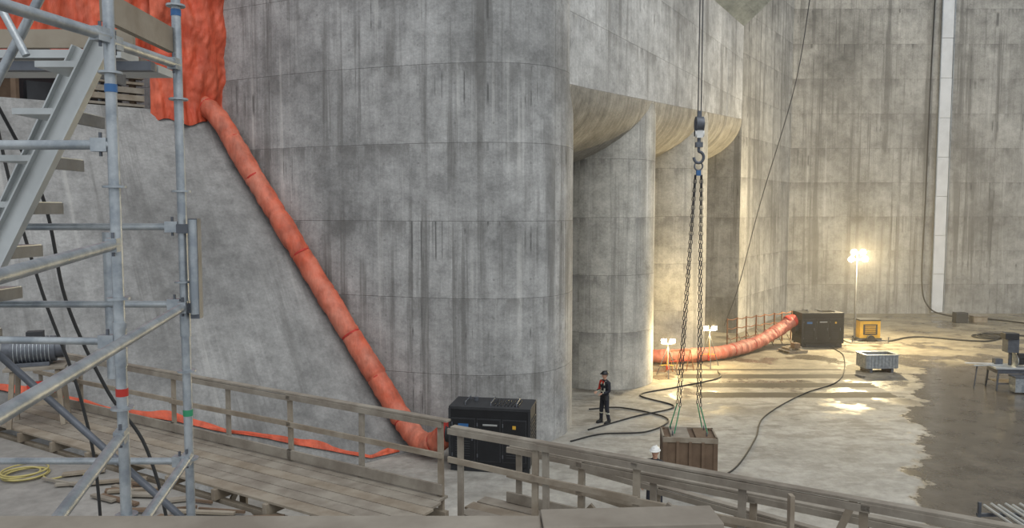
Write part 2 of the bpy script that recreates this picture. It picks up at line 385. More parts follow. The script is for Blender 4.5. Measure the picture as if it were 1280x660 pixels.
for k in range(6):
    mb.beam(rp(5.9,7.8+.02*(k%2),H+.1+.24*k),rp(7.6,7.8+.02*(k%2),H+.1+.24*k),.3,.18 if k%3 else .08,'wood' if k%2 else 'wood2')
for al in (6.2,8.3,9.5,10.7,12,14): mb.beam(rp(al,7.9,H),rp(al,7.9,12.5),.16,.16,'ply',up=(1,0,0))
mb.box(rp(15,12,H+1),(22,.2,2.4),'dgrey',rz=math.atan2(d.y,d.x))
for k in range(4): mb.box(rp(8.6+1.4*k,8.8,H+.35),(1.0,.6,.7),'ply' if k%2 else 'dgrey',rz=math.atan2(d.y,d.x))
par(mb.build('frame_and_cribbing'),tp)
vs=[];fs=[];N=150
for i in range(N+1):
    al=1.0+12*i/N; tb=.006+.032*max(0,al-2)
    wd=.013+.008*mnoise.noise(V((al*1.3,5,0)))+.004*math.sin(al*2)
    for j in range(5):
        t=tb+wd*(j/4)+.004*mnoise.noise(V((al*.9,7,0)))
        hgt=.05+.12*abs(mnoise.noise(V((al*3,j*.9,1))))*(1 if 0<j<4 else .3)
        vs.append(rp(al,7.5*t,H*t)+V((.54,-.62,.57))*hgt)
for i in range(N):
    for j in range(4): o=i*5+j; fs.append((o,o+5,o+6,o+1))
mb=MB(); mb.add(vs,fs,'tarp',True); mb.build('orange_ground_tarp')
# ------------------------------------------------------------ ducts
def duct(name,ctrl,r,mk,pitch=1.6,collar=None,seg=40):
    P=crom(ctrl,seg)
    L=0; rs=[];last=P[0]
    for p in P:
        L+=(p-last).length; last=p
        ph=(L%pitch)/pitch; pinch=math.exp(-((min(ph,1-ph))/.03)**2)
        rr=r*(1+.02*math.sin(L*2.1)+.04*mnoise.noise(V((L*1.7,0,0)))+.035*mnoise.noise(V((L*7,2,0)))-.10*pinch)
        rs.append(rr)
    mb=MB(); mb.path(P,rs,mk,24)
    mb.v=[tuple(V(v)+V((mnoise.noise(V(v)*3.3),mnoise.noise(V(v)*3.3+V((9,0,0))),mnoise.noise(V(v)*3.3+V((0,9,0)))))*r*.12) for v in mb.v]
    L=0;last=P[0];nx=pitch
    for i,p in enumerate(P[1:-1],1):
        L+=(p-last).length; last=p
        if L>nx:
            t=(P[i+1]-P[i-1]).normalized(); mb.path([p-t*.03,p+t*.03],r*.93,'red',18); nx+=pitch
    if collar:
        c,dirn=collar; c=V(c);dn=V(dirn).normalized()
        mb.path([c-dn*.25,c-dn*.1,c,c+dn*.15,c+dn*.3],[r*.95,r*1.08,r*.92,r*1.05,r*.9],'red',18)
    return mb.build(name)
C=V((-10.2,27.0,10.85)); off=V((-.15,-.55,.2))
pts=[A+(C-A)*t+off for t in (.97,.8,.62,.45,.3,.17,.07)]
ctrl=[(-12.0,27.0,11.35),(-11.2,26.75,11.35)]+pts+[(-2.75,22.75,.45),(-2.25,22.3,.6),(-1.9,22.15,.95)]
duct('ventilation_duct',ctrl,.33,'duct',collar=((-1.95,22.15,.98),(1,0,.1)))
ctrl=[(5.9,37.2,.4),(7.4,36.9,.36),(9.0,37.2,.36),(10.6,37.9,.38),(12.2,39.3,.42),(13.4,40.3,.6),(14.6,41.2,1.0),(15.4,41.6,1.4)]
duct('ventilation_duct',ctrl,.34,'duct2',1.9,collar=((15.35,41.6,1.4),(1,.2,.2)))
# ------------------------------------------------------------ heaters
def heater(loc,rz):
    mb=MB(); L,W,Hh=2.35,1.15,1.9
    for y in(-W/2+.12,W/2-.12): mb.box((0,y,.09),(L*.98,.12,.18),'dgrey')
    for x in(-L/2+.3,L/2-.3): mb.box((x,0,.12),(.16,W,.14),'dgrey')
    mb.box((0,0,.2+(Hh-.28)/2),(L,W,Hh-.28),'black')
    mb.box((0,0,Hh-.04),(L*1.01,W*1.02,.08),'dgrey')
    for x in(-L/2,L/2):
        for y in(-W/2,W/2): mb.box((x*.985,y*.985,.2+(Hh-.25)/2),(.07,.07,Hh-.25),'dgrey')
    for sgn in(-1,1):
        y=sgn*(W/2+.006)
        for i in range(3):
            x=-L/2+.42+i*.74
            mb.box((x,y,.95),(.70,.02,1.25),'dgrey'); mb.box((x,y+sgn*.012,.95),(.64,.012,1.19),'black')
            mb.box((x+.26,y+sgn*.03,1.0),(.04,.03,.14),'steel_d')
            for hz in(.5,1.4): mb.box((x-.33,y+sgn*.02,hz),(.03,.03,.1),'steel_d')
            for k in range(7):
                if i!=1: mb.box((x-.02,y+sgn*.022,.48+k*.07),(.42,.02,.025),'dgrey')
        mb.box((-L/2+.42,y+sgn*.024,1.36),(.3,.006,.11),'blue')
        mb.box((-L/2+1.2,y+sgn*.024,1.40),(.42,.006,.05),'alu')
        mb.box((-L/2+1.9,y+sgn*.024,1.36),(.10,.006,.10),'yellow')
    for e in(-1,1):
        x=e*(L/2+.01)
        for k in range(10): mb.box((x,0,.5+k*.11),(.03,W*.8,.045),'dgrey')
    for x in(-.75,.0,.75):
        mb.path([(x,-.35,Hh),(x,-.35,Hh+.08),(x,.35,Hh+.08),(x,.35,Hh)],.02,'steel_d',8)
    for k in range(8): mb.box((.1+k*.1,0,Hh+.01),(.03,.7,.03),'black')
    mb.tube((-.55,.2,Hh),(-.55,.2,Hh+.1),.07,'steel_d'); 
    mb.tube((-L/2-.22,0,.95),(-L/2+.05,0,.95),.30,'dgrey',20)
    return mb.build('industrial_heater',bevel=.012,loc=loc,rz=rz)
heater((-.55,21.85,0),math.radians(-10))
heater((17.0,41.9,0),math.radians(4))
mb=MB()
for k in range(5): mb.box((-.5+k*.25,0,.13),(.16,1.0,.025),'wood2')
for y in(-.42,0,.42): mb.box((0,y,.065),(1.15,.09,.1),'wood')
for k in range(4): mb.box((-.3+k*.2,.1,.2+.02*k),(.15,.7,.1),'wood')
mb.box((0,-.2,.4),(.35,.35,.25),'ply')
mb.build('timber_pallet',loc=(14.9,39.9,0),rz=.3)
fe=MB()
P0=V((11.6,40.6,0));P1=V((16.2,43.8,0))
for k in range(8):
    p=P0.lerp(P1,k/7); fe.tube(p,p+V((.06*math.sin(k*3),0,1.7)),.04,'rust',8)
    fe.tube(p+V((0,0,.9)),p+V((.35,-.5,0)),.025,'wood',6)
for z in(.6,1.15,1.65):
    fe.path([P0.lerp(P1,t/14)+V((0,0,z-.07*abs(math.sin(t*1.57)))) for t in range(15)],.028,'rust',6)
fe.build('rebar_barrier_fence')
# ------------------------------------------------------------ guardrails / walkways
L0=V((-10.6,17.3,0)); ld=V((.857,-.515,0)); ln=V((.515,.857,0))
def lp(t,o,z): return L0+ld*t+ln*o+V((0,0,z))
def rail(name,ts,o,zb_,top,mid,toe,slope=0,ext=.15,postw=.095):
    mb=MB(); t0=ts[0]-ext; t1=ts[-1]+ext
    zz=lambda t,z: z+slope*(t-ts[0])
    for i,t in enumerate(ts):
        lean=.025*math.sin(i*2.3)
        mb.beam(lp(t,o,zz(t,zb_)-.3),lp(t+lean,o,zz(t,top)+.02),.05,postw,'wood' if i%2 else 'wood2',up=tuple(ld))
    segs=sorted(set([t0]+[b for a,b in zip(ts[:-1:2],ts[1::2])]+[t1]))
    for k,(a,b) in enumerate(zip(segs[:-1],segs[1:])):
        if b-a<.2: continue
        e1=.012*math.sin(k*3+o);e2=.012*math.sin(k*5+1)
        mb.beam(lp(a-.05,o-.05,zz(a,top)+e1),lp(b+.05,o-.05,zz(b,top)+e2),.045,.09,'wood2')
        mb.beam(lp(a-.05,o-.05,zz(a,mid)+e2*2),lp(b+.05,o-.05,zz(b,mid)-e1*2),.04,.09,'wood')
        if toe: mb.beam(lp(a-.05,o-.05,zz(a,toe)),lp(b+.05,o-.05,zz(b,toe)),.04,.17,'wood2')
    mb.beam(lp(t0,o,zz(t0,top)+.065),lp(t1,o,zz(t1,top)+.065),.12,.035,'wood2')
    return mb.build(name,bevel=.004)
DZ=3.05
rail('wooden_guardrail',[-.5,1.15,2.8,4.45,6.1,7.78,9.43,11.08],0,DZ,4.2,3.72,DZ+.12)
rail('wooden_guardrail',[11.45,12.75,12.95,14.3,15.7,17.1,18.5,19.9],0,DZ-.1,4.12,3.66,None)
rail('wooden_guardrail',[11.9,13.0,14.2,15.6,17.0,18.4,19.8],1.0,2.6,3.62,3.2,2.85,slope=-.01)
rail('wooden_guardrail',[12.6,13.9,15.2,16.5],1.9,2.2,3.2,2.8,2.4,slope=-.08)
def deck(name,t0,t1,o0,o1,z,nb,legs):
    mb=MB(); w=(o1-o0)/nb
    for k in range(nb):
        o=o0+w*(k+.5); mb.beam(lp(t0+.1*math.sin(k*5),o,z-.02+.006*math.sin(k*3)),lp(t1+.1*math.sin(k*7),o,z-.02),w-.018,.04,'wood2' if k%3 else 'wood')
    t=t0+.3
    while t<t1:
        mb.beam(lp(t,o0-.05,z-.13),lp(t,o1+.05,z-.13),.09,.18,'wood'); t+=1.2
    for o in(o0+.1,o1-.1): mb.beam(lp(t0,o,z-.32),lp(t1,o,z-.32),.1,.2,'wood')
    for t in legs:
        for o in(o0+.1,o1-.1):
            p=lp(t,o,0); mb.beam(p,p+V((0,0,z-.4)),.12,.12,'wood',up=(1,0,0))
        mb.beam(lp(t,o0+.1,.4),lp(t,o1-.1,z-.5),.04,.12,'wood')
    return mb.build(name,bevel=.004)
deck('wooden_walkway',-1.0,11.2,-1.55,.08,DZ,6,[6.5,8.5,11.0])
deck('wooden_walkway',11.3,20.5,-1.2,1.0,2.75,8,[12.5,15,18,20])
mb=MB()
for i in range(9):
    mb.box(lp(12.9+.3*i,1.5,2.5-.25*i),(.32,.75,.05),'wood2',rz=math.atan2(ld.y,ld.x))
for o in(1.12,1.86): mb.beam(lp(12.7,o,2.55),lp(15.6,o,.1),.05,.25,'wood')
mb.build('timber_stair')
mb=MB()
mb.beam((1.55,9.4,2.8),(1.95,9.1,3.9),.04,.09,'wood2'); mb.beam((3.2,8.5,2.8),(3.2,8.5,4.25),.1,.05,'wood',up=(1,0,0))
mb.beam((2.4,9.9,3.3),(4.6,8.4,3.28),.04,.14,'wood2'); mb.beam((3.9,9.5,2.7),(4.3,9.3,3.9),.04,.09,'wood')
mb.build('timber_brace')
e=lambda t,o: (lp(t,o,0).x,lp(t,o,0).y)
prism('concrete_platform',[e(-4.0,-1.6),e(8.6,-1.6),(-2.6,9.5),(-2.2,2.5),(-12.5,2.5),(-14.3,14)],0,2.82,M['slab'])
mb=MB(); dz=-.05
mb.beam((-2.3,2.26,6.575+dz),(.085,2.2,6.60+dz),.14,.035,'wood2'); mb.beam((-2.3,2.23,6.52+dz),(.085,2.17,6.545+dz),.04,.09,'wood')
mb.beam((.09,2.22,6.612+dz),(.62,2.24,6.617+dz),.14,.035,'wood2'); mb.beam((.09,2.19,6.56+dz),(.62,2.21,6.565+dz),.04,.09,'wood')
for x in(-2.1,-1.0,.1,.6): mb.beam((x,2.27,2.83),(x,2.27,6.5),.09,.05,'wood',up=(1,0,0))
mb.beam((-2.2,2.27,5.5),(.65,2.27,5.5),.05,.1,'wood')
mb.build('wooden_handrail',bevel=.003)
mb=MB()
for k in range(34):
    t=4.6+random.random()*6; o=-1.75-random.random()*.8; a=random.random()*3
    p=lp(t,o,2.86+.02*random.random()); dv=V((math.cos(a*.3-.5),math.sin(a*.3-.5),0))*random.uniform(.15,.6)
    mb.beam(p-dv,p+dv,random.choice([.04,.09,.14]),.04,random.choice(['wood','wood2','ply','ply']))
mb.build('scrap_timber_pile')
# ------------------------------------------------------------ scaffold
sc=MB()
Ax,Ay,Bx,By=-1.77,3.4,-1.82,4.2
def post(x,y,r=.0242,z0=2.84,z1=10.2):
    sc.tube((x,y,z0),(x,y,z1),r,'steel',16); sc.tube((x,y,z0-.02),(x,y,z0+.01),.08,'steel_d')
    z=3.1
    while z<z1:
        sc.tube((x,y,z),(x,y,z+.010),.050,'steel',12); z+=.5
    for z in (4.9,6.9,8.9): sc.tube((x,y,z-.1),(x,y,z+.1),r*1.17,'steel',16)
for x,y in((Ax,Ay),(Bx,By),(-3.4,3.4),(-3.4,4.2)): post(x,y)
def led(a,b,r=.0215,k='steel'):
    a=V(a);b=V(b);dv=(b-a).normalized(); sc.tube(a,b,r,k,14)
    for p,s in((a,1),(b,-1)):
        sc.beam(p+dv*s*.02,p+dv*s*.09,.045,.06,'steel'); sc.tube(p+V((0,0,-.05))+dv*s*.055,p+V((0,0,.055))+dv*s*.055,.008,'steel_d',6)
led((Ax,Ay,7.79),(-3.4,3.4,7.79)); led((Ax,Ay,6.91),(-3.4,3.4,6.93),.017)
for z in(7.41,6.98,6.09): led((Bx,By,z),(-3.4,4.2,z),.0195)
led((Ax,Ay,7.35),(-1.45,2.0,7.30),.024); led((Bx,By,6.97),(-1.32,1.75,6.95),.024)
led((Ax,Ay,6.49),(-1.28,1.5,6.42),.024); led((Bx,By,6.12),(-1.5,2.4,6.07),.024)
led((Ax,Ay,8.26),(-2.0,2.2,8.25),.024); led((Ax,Ay,8.24),(Bx,By,8.29),.024)
sc.tube((-3.0,4.25,6.78),(-1.85,4.25,5.7),.02,'steel_d')
def chan(a,b,w,k='alu'):
    sc.beam(a,b,.02,w,k); 
    dz=(V(b)-V(a)).normalized().cross(V((0,1,0)))*w/2
    for s in(-1,1): sc.beam(V(a)+dz*s+V((0,-.02,0)),V(b)+dz*s+V((0,-.02,0)),.05,.008,k)
chan((-1.98,3.8,8.36),(-3.2,3.8,6.1),.10); chan((-2.3,4.15,8.36),(-3.4,4.15,6.2),.08)
for k in range(8):
    z=8.22-k*.23; x=-2.08-(8.22-z)*.53
    sc.box((x-.14,3.98,z),(.26,.36,.03),'alu'); sc.box((x-.01,3.98,z-.02),(.015,.36,.06),'steel_d')
sc.tube((-1.95,3.6,8.9),(-2.75,3.6,7.5),.021,'steel'); sc.tube((-2.6,3.5,9.0),(-2.2,3.5,8.2),.017,'steel')
sc.tube((-2.24,4.22,7.38),(-2.24,4.22,6.56),.032,'steel',14)
sc.box((-1.745,4.18,7.18),(.05,.05,.55),'steel_d'); sc.tube((-1.745,4.16,6.93),(-1.745,4.16,7.45),.024,'steel')
for z in(7.4,6.96): sc.box((-1.79,4.19,z),(.10,.05,.05),'steel_d')
sc.beam((Ax-.03,3.42,8.40),(Bx-.03,4.2,8.42),.035,.13,'wood'); 
for k in range(3): sc.beam((-3.4,4.35+.22*k,8.36),(-2.15,4.35+.22*k,8.36),.20,.045,'wood2' if k%2 else 'alu')
sc.beam((-3.4,4.3,8.45),(-2.1,4.3,8.45),.03,.10,'wood')
sc.beam((-3.4,4.3,8.30),(-2.0,4.3,8.30),.05,.05,'steel_d'); 
for x,y,z,k in((Ax,Ay,6.66,'red'),(Ax,Ay,6.80,'blue'),(Ax,Ay,8.02,'blue'),(Bx,By,6.35,'green'),(Bx,By,8.55,'blue')):
    sc.tube((x,y,z),(x,y,z+.035),.0265,k,14)
sc.build('scaffold_tower')
mb=MB(); mb.path(crom([(-3.4,5.0,8.3),(-3.08,5.0,7.6),(-2.95,5.0,6.9),(-2.7,5.0,6.3),(-2.45,5,5.9),(-2.3,5,5.2),(-2.2,5,4),(-2.2,5,2.85)],8),.011,'rubber',6)
mb.build('power_cable')
mb=MB(); mb.path(crom([(-3.7,5.4,8.6),(-3.55,5.4,7.7),(-3.35,5.4,6.9),(-3.1,5.4,6.1),(-3.0,5.4,5.2),(-3.0,5.4,2.85)],8),.011,'rubber',6)
mb.build('power_cable')
mb=MB()
for x in(-.4,.4):
    for y in(-.3,.3): mb.beam((x*1.2,y*1.3,0),(x,y,1.15),.09,.09,'wood',up=(1,0,0))
mb.box((0,0,1.2),(1.1,.8,.06),'wood2'); mb.beam((-.45,-.36,.5),(.45,-.36,.5),.04,.12,'wood'); mb.beam((-.45,.36,.5),(.45,.36,.5),.04,.12,'wood')
mb.tube((-.45,0,1.55),(.35,0,1.55),.27,'steel_d',22); mb.tube((.35,0,1.55),(.5,0,1.55),.2,'steel_d',18); mb.tube((-.6,0,1.55),(-.45,0,1.55),.22,'steel_d',18)
for k in range(10): mb.ring((-.38+k*.07,0,1.55),.28,.012,'steel','X')
mb.box((-.05,0,1.27),(.6,.5,.08),'steel_d'); mb.box((0,-.1,1.88),(.3,.25,.14),'dgrey'); mb.box((.1,-.3,.8),(.5,.1,.25),'red')
mb.build('electric_motor_on_trestle',loc=(-9.95,15.75,DZ),rz=.4,bevel=.006)
mb=MB()
for k in range(4): mb.ring((.05*math.sin(k*2),.05*math.cos(k*2),.03+.026*k),.36-.03*(k%3),.016,'hose_y',n=30)
mb.path(crom([(.3,0,.03),(.6,-.2,.03),(.9,.1,.03),(1.2,-.15,.03)],8),.016,'hose_y',8)
mb.build('yellow_hose_coil',loc=(-8.6,13.1,2.82))
# ------------------------------------------------------------ crane hook, chains, load
hx,hy=5.0,20.5
cr=MB()
for dx in(-.04,.04): cr.tube((hx+dx,hy,10.4),(hx+dx+.02,hy,26.8),.014,'cablem',6)
cr.box((hx,hy,9.98),(.16,.2,.5),'white'); cr.box((hx,hy,9.98),(.24,.12,.4),'steel_d')
cr.tube((hx-.1,hy,10.1),(hx+.1,hy,10.1),.2,'steel_d',20); cr.tube((hx-.12,hy,9.85),(hx+.12,hy,9.85),.10,'white',16)
cr.box((hx,hy,10.32),(.1,.1,.25),'steel_d'); cr.tube((hx,hy,9.75),(hx,hy,9.5),.05,'steel_d',10)
cr.box((hx,hy,9.55),(.18,.14,.14),'steel_d')
hk=[(hx,hy,9.5),(hx,hy,9.38)]+[(hx+.13*math.sin(a),hy,9.22+.15*math.cos(a)) for a in [k*math.pi/8 for k in range(1,13)]]
cr.path(crom(hk,3),.04,'steel_d',8)
cr.ring((hx,hy,8.98),.11,.022,'steel_d','Y'); cr.box((hx,hy,8.8),(.12,.08,.14),'blue')
cr.build('crane_hook_block',loc=(0,0,-.3))
bx,by=4.82,20.4
ch=MB()
def chain(a,b):
    a=V(a);b=V(b);Lc=(b-a).length; N=int(Lc/.115); dv=(b-a).normalized()
    x=dv.cross(V((0,1,0))).normalized(); y=dv.cross(x)
    for i in range(N):
        c=a.lerp(b,(i+.5)/N); u,w=(x,y) if i%2 else (y,x); vs=[]
        for k in range(8):
            an=2*math.pi*k/8; ex=.03*(1 if math.sin(an)>=0 else -1)
            for j in range(4):
                bb=2*math.pi*j/4; R=.028+.011*math.cos(bb)
                vs.append(c+dv*(ex+R*math.sin(an))+u*(R*math.cos(an))+w*(.011*math.sin(bb)))
        ch.add(vs,[(i2*4+j,((i2+1)%8)*4+j,((i2+1)%8)*4+(j+1)%4,i2*4+(j+1)%4) for i2 in range(8) for j in range(4)],'cablem',True)
cs=[(bx-.62,by-.35),(bx+.62,by-.35),(bx-.62,by+.35),(bx+.62,by+.35)]
mid=[(hx-.08,hy-.06),(hx+.08,hy-.06),(hx-.08,hy+.06),(hx+.08,hy+.06)]
for (x,y),(mx,my) in zip(cs,mid):
    jx,jy=bx+(x-bx)*.45,by+(y-by)*.5
    chain((mx,my,8.45),(jx,jy,2.2)); 
    ch.tube((jx,jy,2.2),(bx+(x-bx)*.72,by+(y-by)*.85,1.5),.016,'green',6)
ch.build('lifting_chain_sling')
mb=MB()
mb.box((0,0,.72),(1.4,1.0,1.36),'ply')
for x in(-.66,.66):
    for y in(-.46,.46): mb.box((x,y,.74),(.12,.12,1.42),'ply')
for z in(.12,1.38):
    for y in(-.5,.5): mb.box((0,y,z),(1.44,.05,.14),'wood')
    for x in(-.7,.7): mb.box((x,0,z),(.05,1.04,.14),'wood')
for x in(-.33,0,.33): mb.box((x,-.52,.74),(.08,.05,1.2),'ply')
mb.box((-.25,0,1.42),(.5,.95,.05),'wood2'); mb.box((.35,0,1.43),(.4,.9,.05),'ply')
for x in(-.45,.45):
    for y in(-.3,.3): mb.ring((x,y,1.5),.06,.015,'steel_d','X')
mb.build('timber_formwork_crate',loc=(bx,by,0),rz=-.12,bevel=.008)
# ------------------------------------------------------------ lights
def ptlight(name,loc,e,col,rad,parent=None):
    l=bpy.data.lights.new(name,'POINT'); l.energy=e; l.color=col; l.shadow_soft_size=rad
    o=bpy.data.objects.new(name,l); S.collection.objects.link(o); o.location=loc
    if parent: o.parent=parent
    return o
lt=empty('light_tower',(20.0,43.2,0))
mb=MB()
mb.box((.35,0,.75),(1.15,.8,1.0),'yellow'); mb.box((.35,0,1.28),(1.18,.83,.08),'dgrey'); mb.box((.35,-.405,.75),(.8,.02,.6),'dgrey')
for k in range(6): mb.box((.35,-.42,.55+k*.08),(.6,.02,.03),'yellow')
mb.box((.35,0,.2),(1.3,.9,.12),'dgrey')
for y in(-.5,.5): mb.tube((.35,y-.06,.22),(.35,y+.06,.22),.22,'rubber',18)
mb.box((.2,0,.03),(2.2,1.4,.06),'wood2')
for x,y in((-.75,-.6),(1.3,-.6),(-.75,.6),(1.3,.6)): mb.beam((.3,y*.5,.22),(x,y,.12),.05,.05,'steel_d'); mb.tube((x,y,.06),(x,y,.35),.03,'steel_d')
mb.tube((-.35,0,.2),(-.35,0,2.0),.06,'steel_d'); mb.tube((-.35,0,2.0),(-.35,0,3.5),.045,'steel_d'); mb.tube((-.35,0,3.5),(-.35,0,4.7),.03,'steel_d')
mb.beam((-.85,0,4.7),(.15,0,4.7),.05,.05,'steel_d'); mb.beam((-.7,0,5.1),(.0,0,5.1),.04,.04,'steel_d'); mb.tube((-.35,0,4.7),(-.35,0,5.1),.025,'steel')
for x,z in [(-.75,4.8),(.05,4.8),(-.62,5.2),(-.08,5.2)]:
    mb.tube((x,.0,z),(x,-.16,z-.05),.08,'steel_d',14,.17); mb.ell((x,-.17,z-.05),(.15,.04,.14),'lamp')
    mb.ring((x,-.16,z-.05),.17,.015,'steel','Y')
o=mb.build('mast_and_generator',parent=lt)
ptlight('lamp',(-.35,-.6,4.95),5600,(1,.80,.46),.25,lt)
def tripod(loc,h,e):
    t=empty('tripod_work_light',loc); mb=MB()
    for k in range(3):
        a=k*2.094+.4; mb.tube((0,0,.9*h),(math.cos(a)*.55,math.sin(a)*.55,0),.02,'steel_d'); mb.tube((0,0,.35*h),(math.cos(a)*.4,math.sin(a)*.4,.3*h),.012,'yellow')
    mb.tube((0,0,.3*h),(0,0,h),.022,'yellow'); mb.beam((-.3,0,h),(.3,0,h),.04,.04,'steel_d')
    for x in(-.2,.2):
        mb.box((x,0,h+.13),(.26,.12,.2),'dgrey'); mb.box((x,-.065,h+.13),(.22,.012,.16),'lamp')
        mb.path([(x-.15,0,h),(x-.15,0,h+.13),(x-.12,0,h+.13)],.012,'steel_d',6)
    mb.box((0,0,.4),(.12,.12,.2),'red')
    mb.build('stand_and_lamps',parent=t); ptlight('lamp',(0,-.35,h+.15),e,(1,.76,.38),.12,t)
tripod((9.5,36.2,0),1.75,560); tripod((7.05,34.0,0),1.5,480)
# thin dusty haze hanging in the hall around the lamps
m=bpy.data.materials.new('dust_haze'); m.use_nodes=True; nt=m.node_tree; nt.nodes.clear()
vo=nt.nodes.new('ShaderNodeOutputMaterial'); vs_=nt.nodes.new('ShaderNodeVolumeScatter'); vs_.inputs['Density'].default_value=.0038; vs_.inputs['Anisotropy'].default_value=.3; vs_.inputs['Color'].default_value=(1,.96,.88,1)
nt.links.new(vs_.outputs[0],vo.inputs['Volume']); M['haze']=m
mb=MB(); mb.box((32.5,41.4,7.9),(57,26,15.6),'haze'); mb.build('dust_haze')
mb=MB()
for k in range(3):
    x=.0+k*.55; mb.tube((x-.2,0,0),(x,0,1.0),.02,'rust',6); mb.tube((x+.2,0,0),(x,0,1.0),.02,'rust',6); mb.tube((x,.3,0),(x,0,1.0),.02,'rust',6)
mb.tube((0,0,.98),(1.1,0,.98),.02,'rust',6); mb.tube((0,0,.5),(1.1,0,.5),.015,'red',6)
mb.build('steel_barrier',loc=(7.3,34.9,0),rz=.3)
# ------------------------------------------------------------ skip bin, saw table, rack, hoses
mb=MB()
w,dd,h=1.5,.9,.62
for sgn in(-1,1):
    mb.box((0,sgn*dd/2,.2+h/2),(w,.04,h),'steel'); mb.box((sgn*w/2,0,.2+h/2),(.04,dd,h),'steel')
    for k in range(9): mb.box((-.66+k*.165,sgn*(dd/2+.025),.2+h/2),(.035,.03,h),'steel')
    for k in range(5): mb.box((sgn*(w/2+.025),-.36+k*.18,.2+h/2),(.03,.035,h),'steel')
    mb.box((0,sgn*dd/2,.2+h),(w+.08,.08,.05),'alu'); mb.box((sgn*w/2,0,.2+h),(.08,dd,.05),'alu'); mb.box((sgn*.5,0,.09),(.12,dd,.18),'steel_d')
mb.box((0,0,.22),(w,dd,.04),'steel_d'); mb.box((0,0,.5),(w*.9,dd*.85,.3),'wood2')
mb.build('steel_skip_bin',loc=(17.1,35.2,0),rz=.05)
mb=MB()
mb.box((0,0,.95),(1.7,1.0,.08),'alu'); mb.box((0,0,.82),(1.5,.85,.2),'steel_d')
for x in(-.7,.7):
    for y in(-.4,.4): mb.beam((x*1.1,y*1.1,0),(x,y,.9),.07,.07,'steel_d',up=(1,0,0))
mb.beam((-.72,-.42,.3),(.72,-.42,.3),.05,.05,'steel_d'); mb.beam((-.72,.42,.3),(.72,.42,.3),.05,.05,'steel_d'); mb.box((0,0,.32),(1.3,.8,.03),'wood')
mb.tube((.2,0,1.25),(.5,0,1.25),.22,'dgrey',18); mb.tube((.12,0,1.2),(.14,0,1.2),.32,'steel',26); mb.box((-.45,.2,1.12),(.3,.3,.26),'steel_d')
mb.box((0,.1,1.85),(.45,.45,.6),'steel_d'); mb.tube((0,.1,1.0),(0,.1,1.7),.07,'steel_d'); mb.box((-.1,0,2.25),(.55,.4,.25),'dgrey'); mb.box((.3,-.2,1.45),(.3,.2,.2),'dgrey')
mb.beam((-1.6,-.2,1.0),(-.3,.1,1.0),.12,.05,'alu'); mb.beam((-1.8,.1,1.05),(-.4,.2,1.02),.06,.04,'white'); mb.beam((-1.5,-.1,0),(-1.4,-.1,1.0),.05,.05,'steel_d',up=(1,0,0))
mb.box((.3,-.7,.35),(1.2,.5,.6),'steel'); mb.box((.3,-.7,.68),(1.25,.55,.06),'steel_d')
mb.build('saw_table',loc=(21.0,31.6,0),rz=-.1,bevel=.01)
mb=MB()
for k in range(7): mb.tube((-.7+k*.17,-1.2,.55+.03*(k%2)),(-.55+k*.17,1.3,.55+.03*(k%2)),.04,'alu',10)
for y in(-.8,1.0):
    mb.beam((-.9,y,.45),(.8,y,.45),.07,.07,'steel_d')
    for x in(-.85,.75): mb.beam((x,y,0),(x,y,.75),.06,.06,'steel_d',up=(1,0,0))
mb.build('pipe_rack',loc=(11.7,16.2,0))
def hose(pts,r,k='rubber'):
    mb=MB(); mb.path(crom(pts,10),r,k,8); return mb.build('floor_hose')
hose([(2.6,25.5,.03),(4.5,27.2,.03),(6.2,28.6,.03),(5.2,30.4,.03),(7,31.8,.03),(9.2,33.5,.03),(9.6,35,.03)],.028)
hose([(5.6,20.6,.03),(6.6,21.8,.03),(8.0,24.5,.03),(9.2,27.2,.03),(11.8,30.5,.03),(14.5,33.2,.03),(17,38.5,.03),(17.5,41.0,.03)],.024)
hose([(1.9,24.2,.03),(3.0,25.0,.03),(4.6,25.3,.03),(5.6,26.9,.03),(4.2,28.4,.03),(2.9,28.2,.03)],.026)
mb=MB(); mb.path(crom([(21.5,43,.05),(24,44.5,.05),(27,43,.05),(30,45,.05),(33,43,.05),(34,40,.05)],10),.045,'rubber',8)
for k in range(3): mb.ring((28+.3*k,44.5,.06+.05*k),.7,.045,'rubber',n=24)
mb.build('floor_hose')
mb=MB()
mb.box((0,0,.35),(.8,.5,.7),'dgrey'); mb.box((1.4,.3,.2),(.9,.6,.4),'wood'); mb.box((1.4,.3,.43),(1.0,.7,.05),'wood2')
mb.build('tool_chest',loc=(30,50.5,0),bevel=.02)
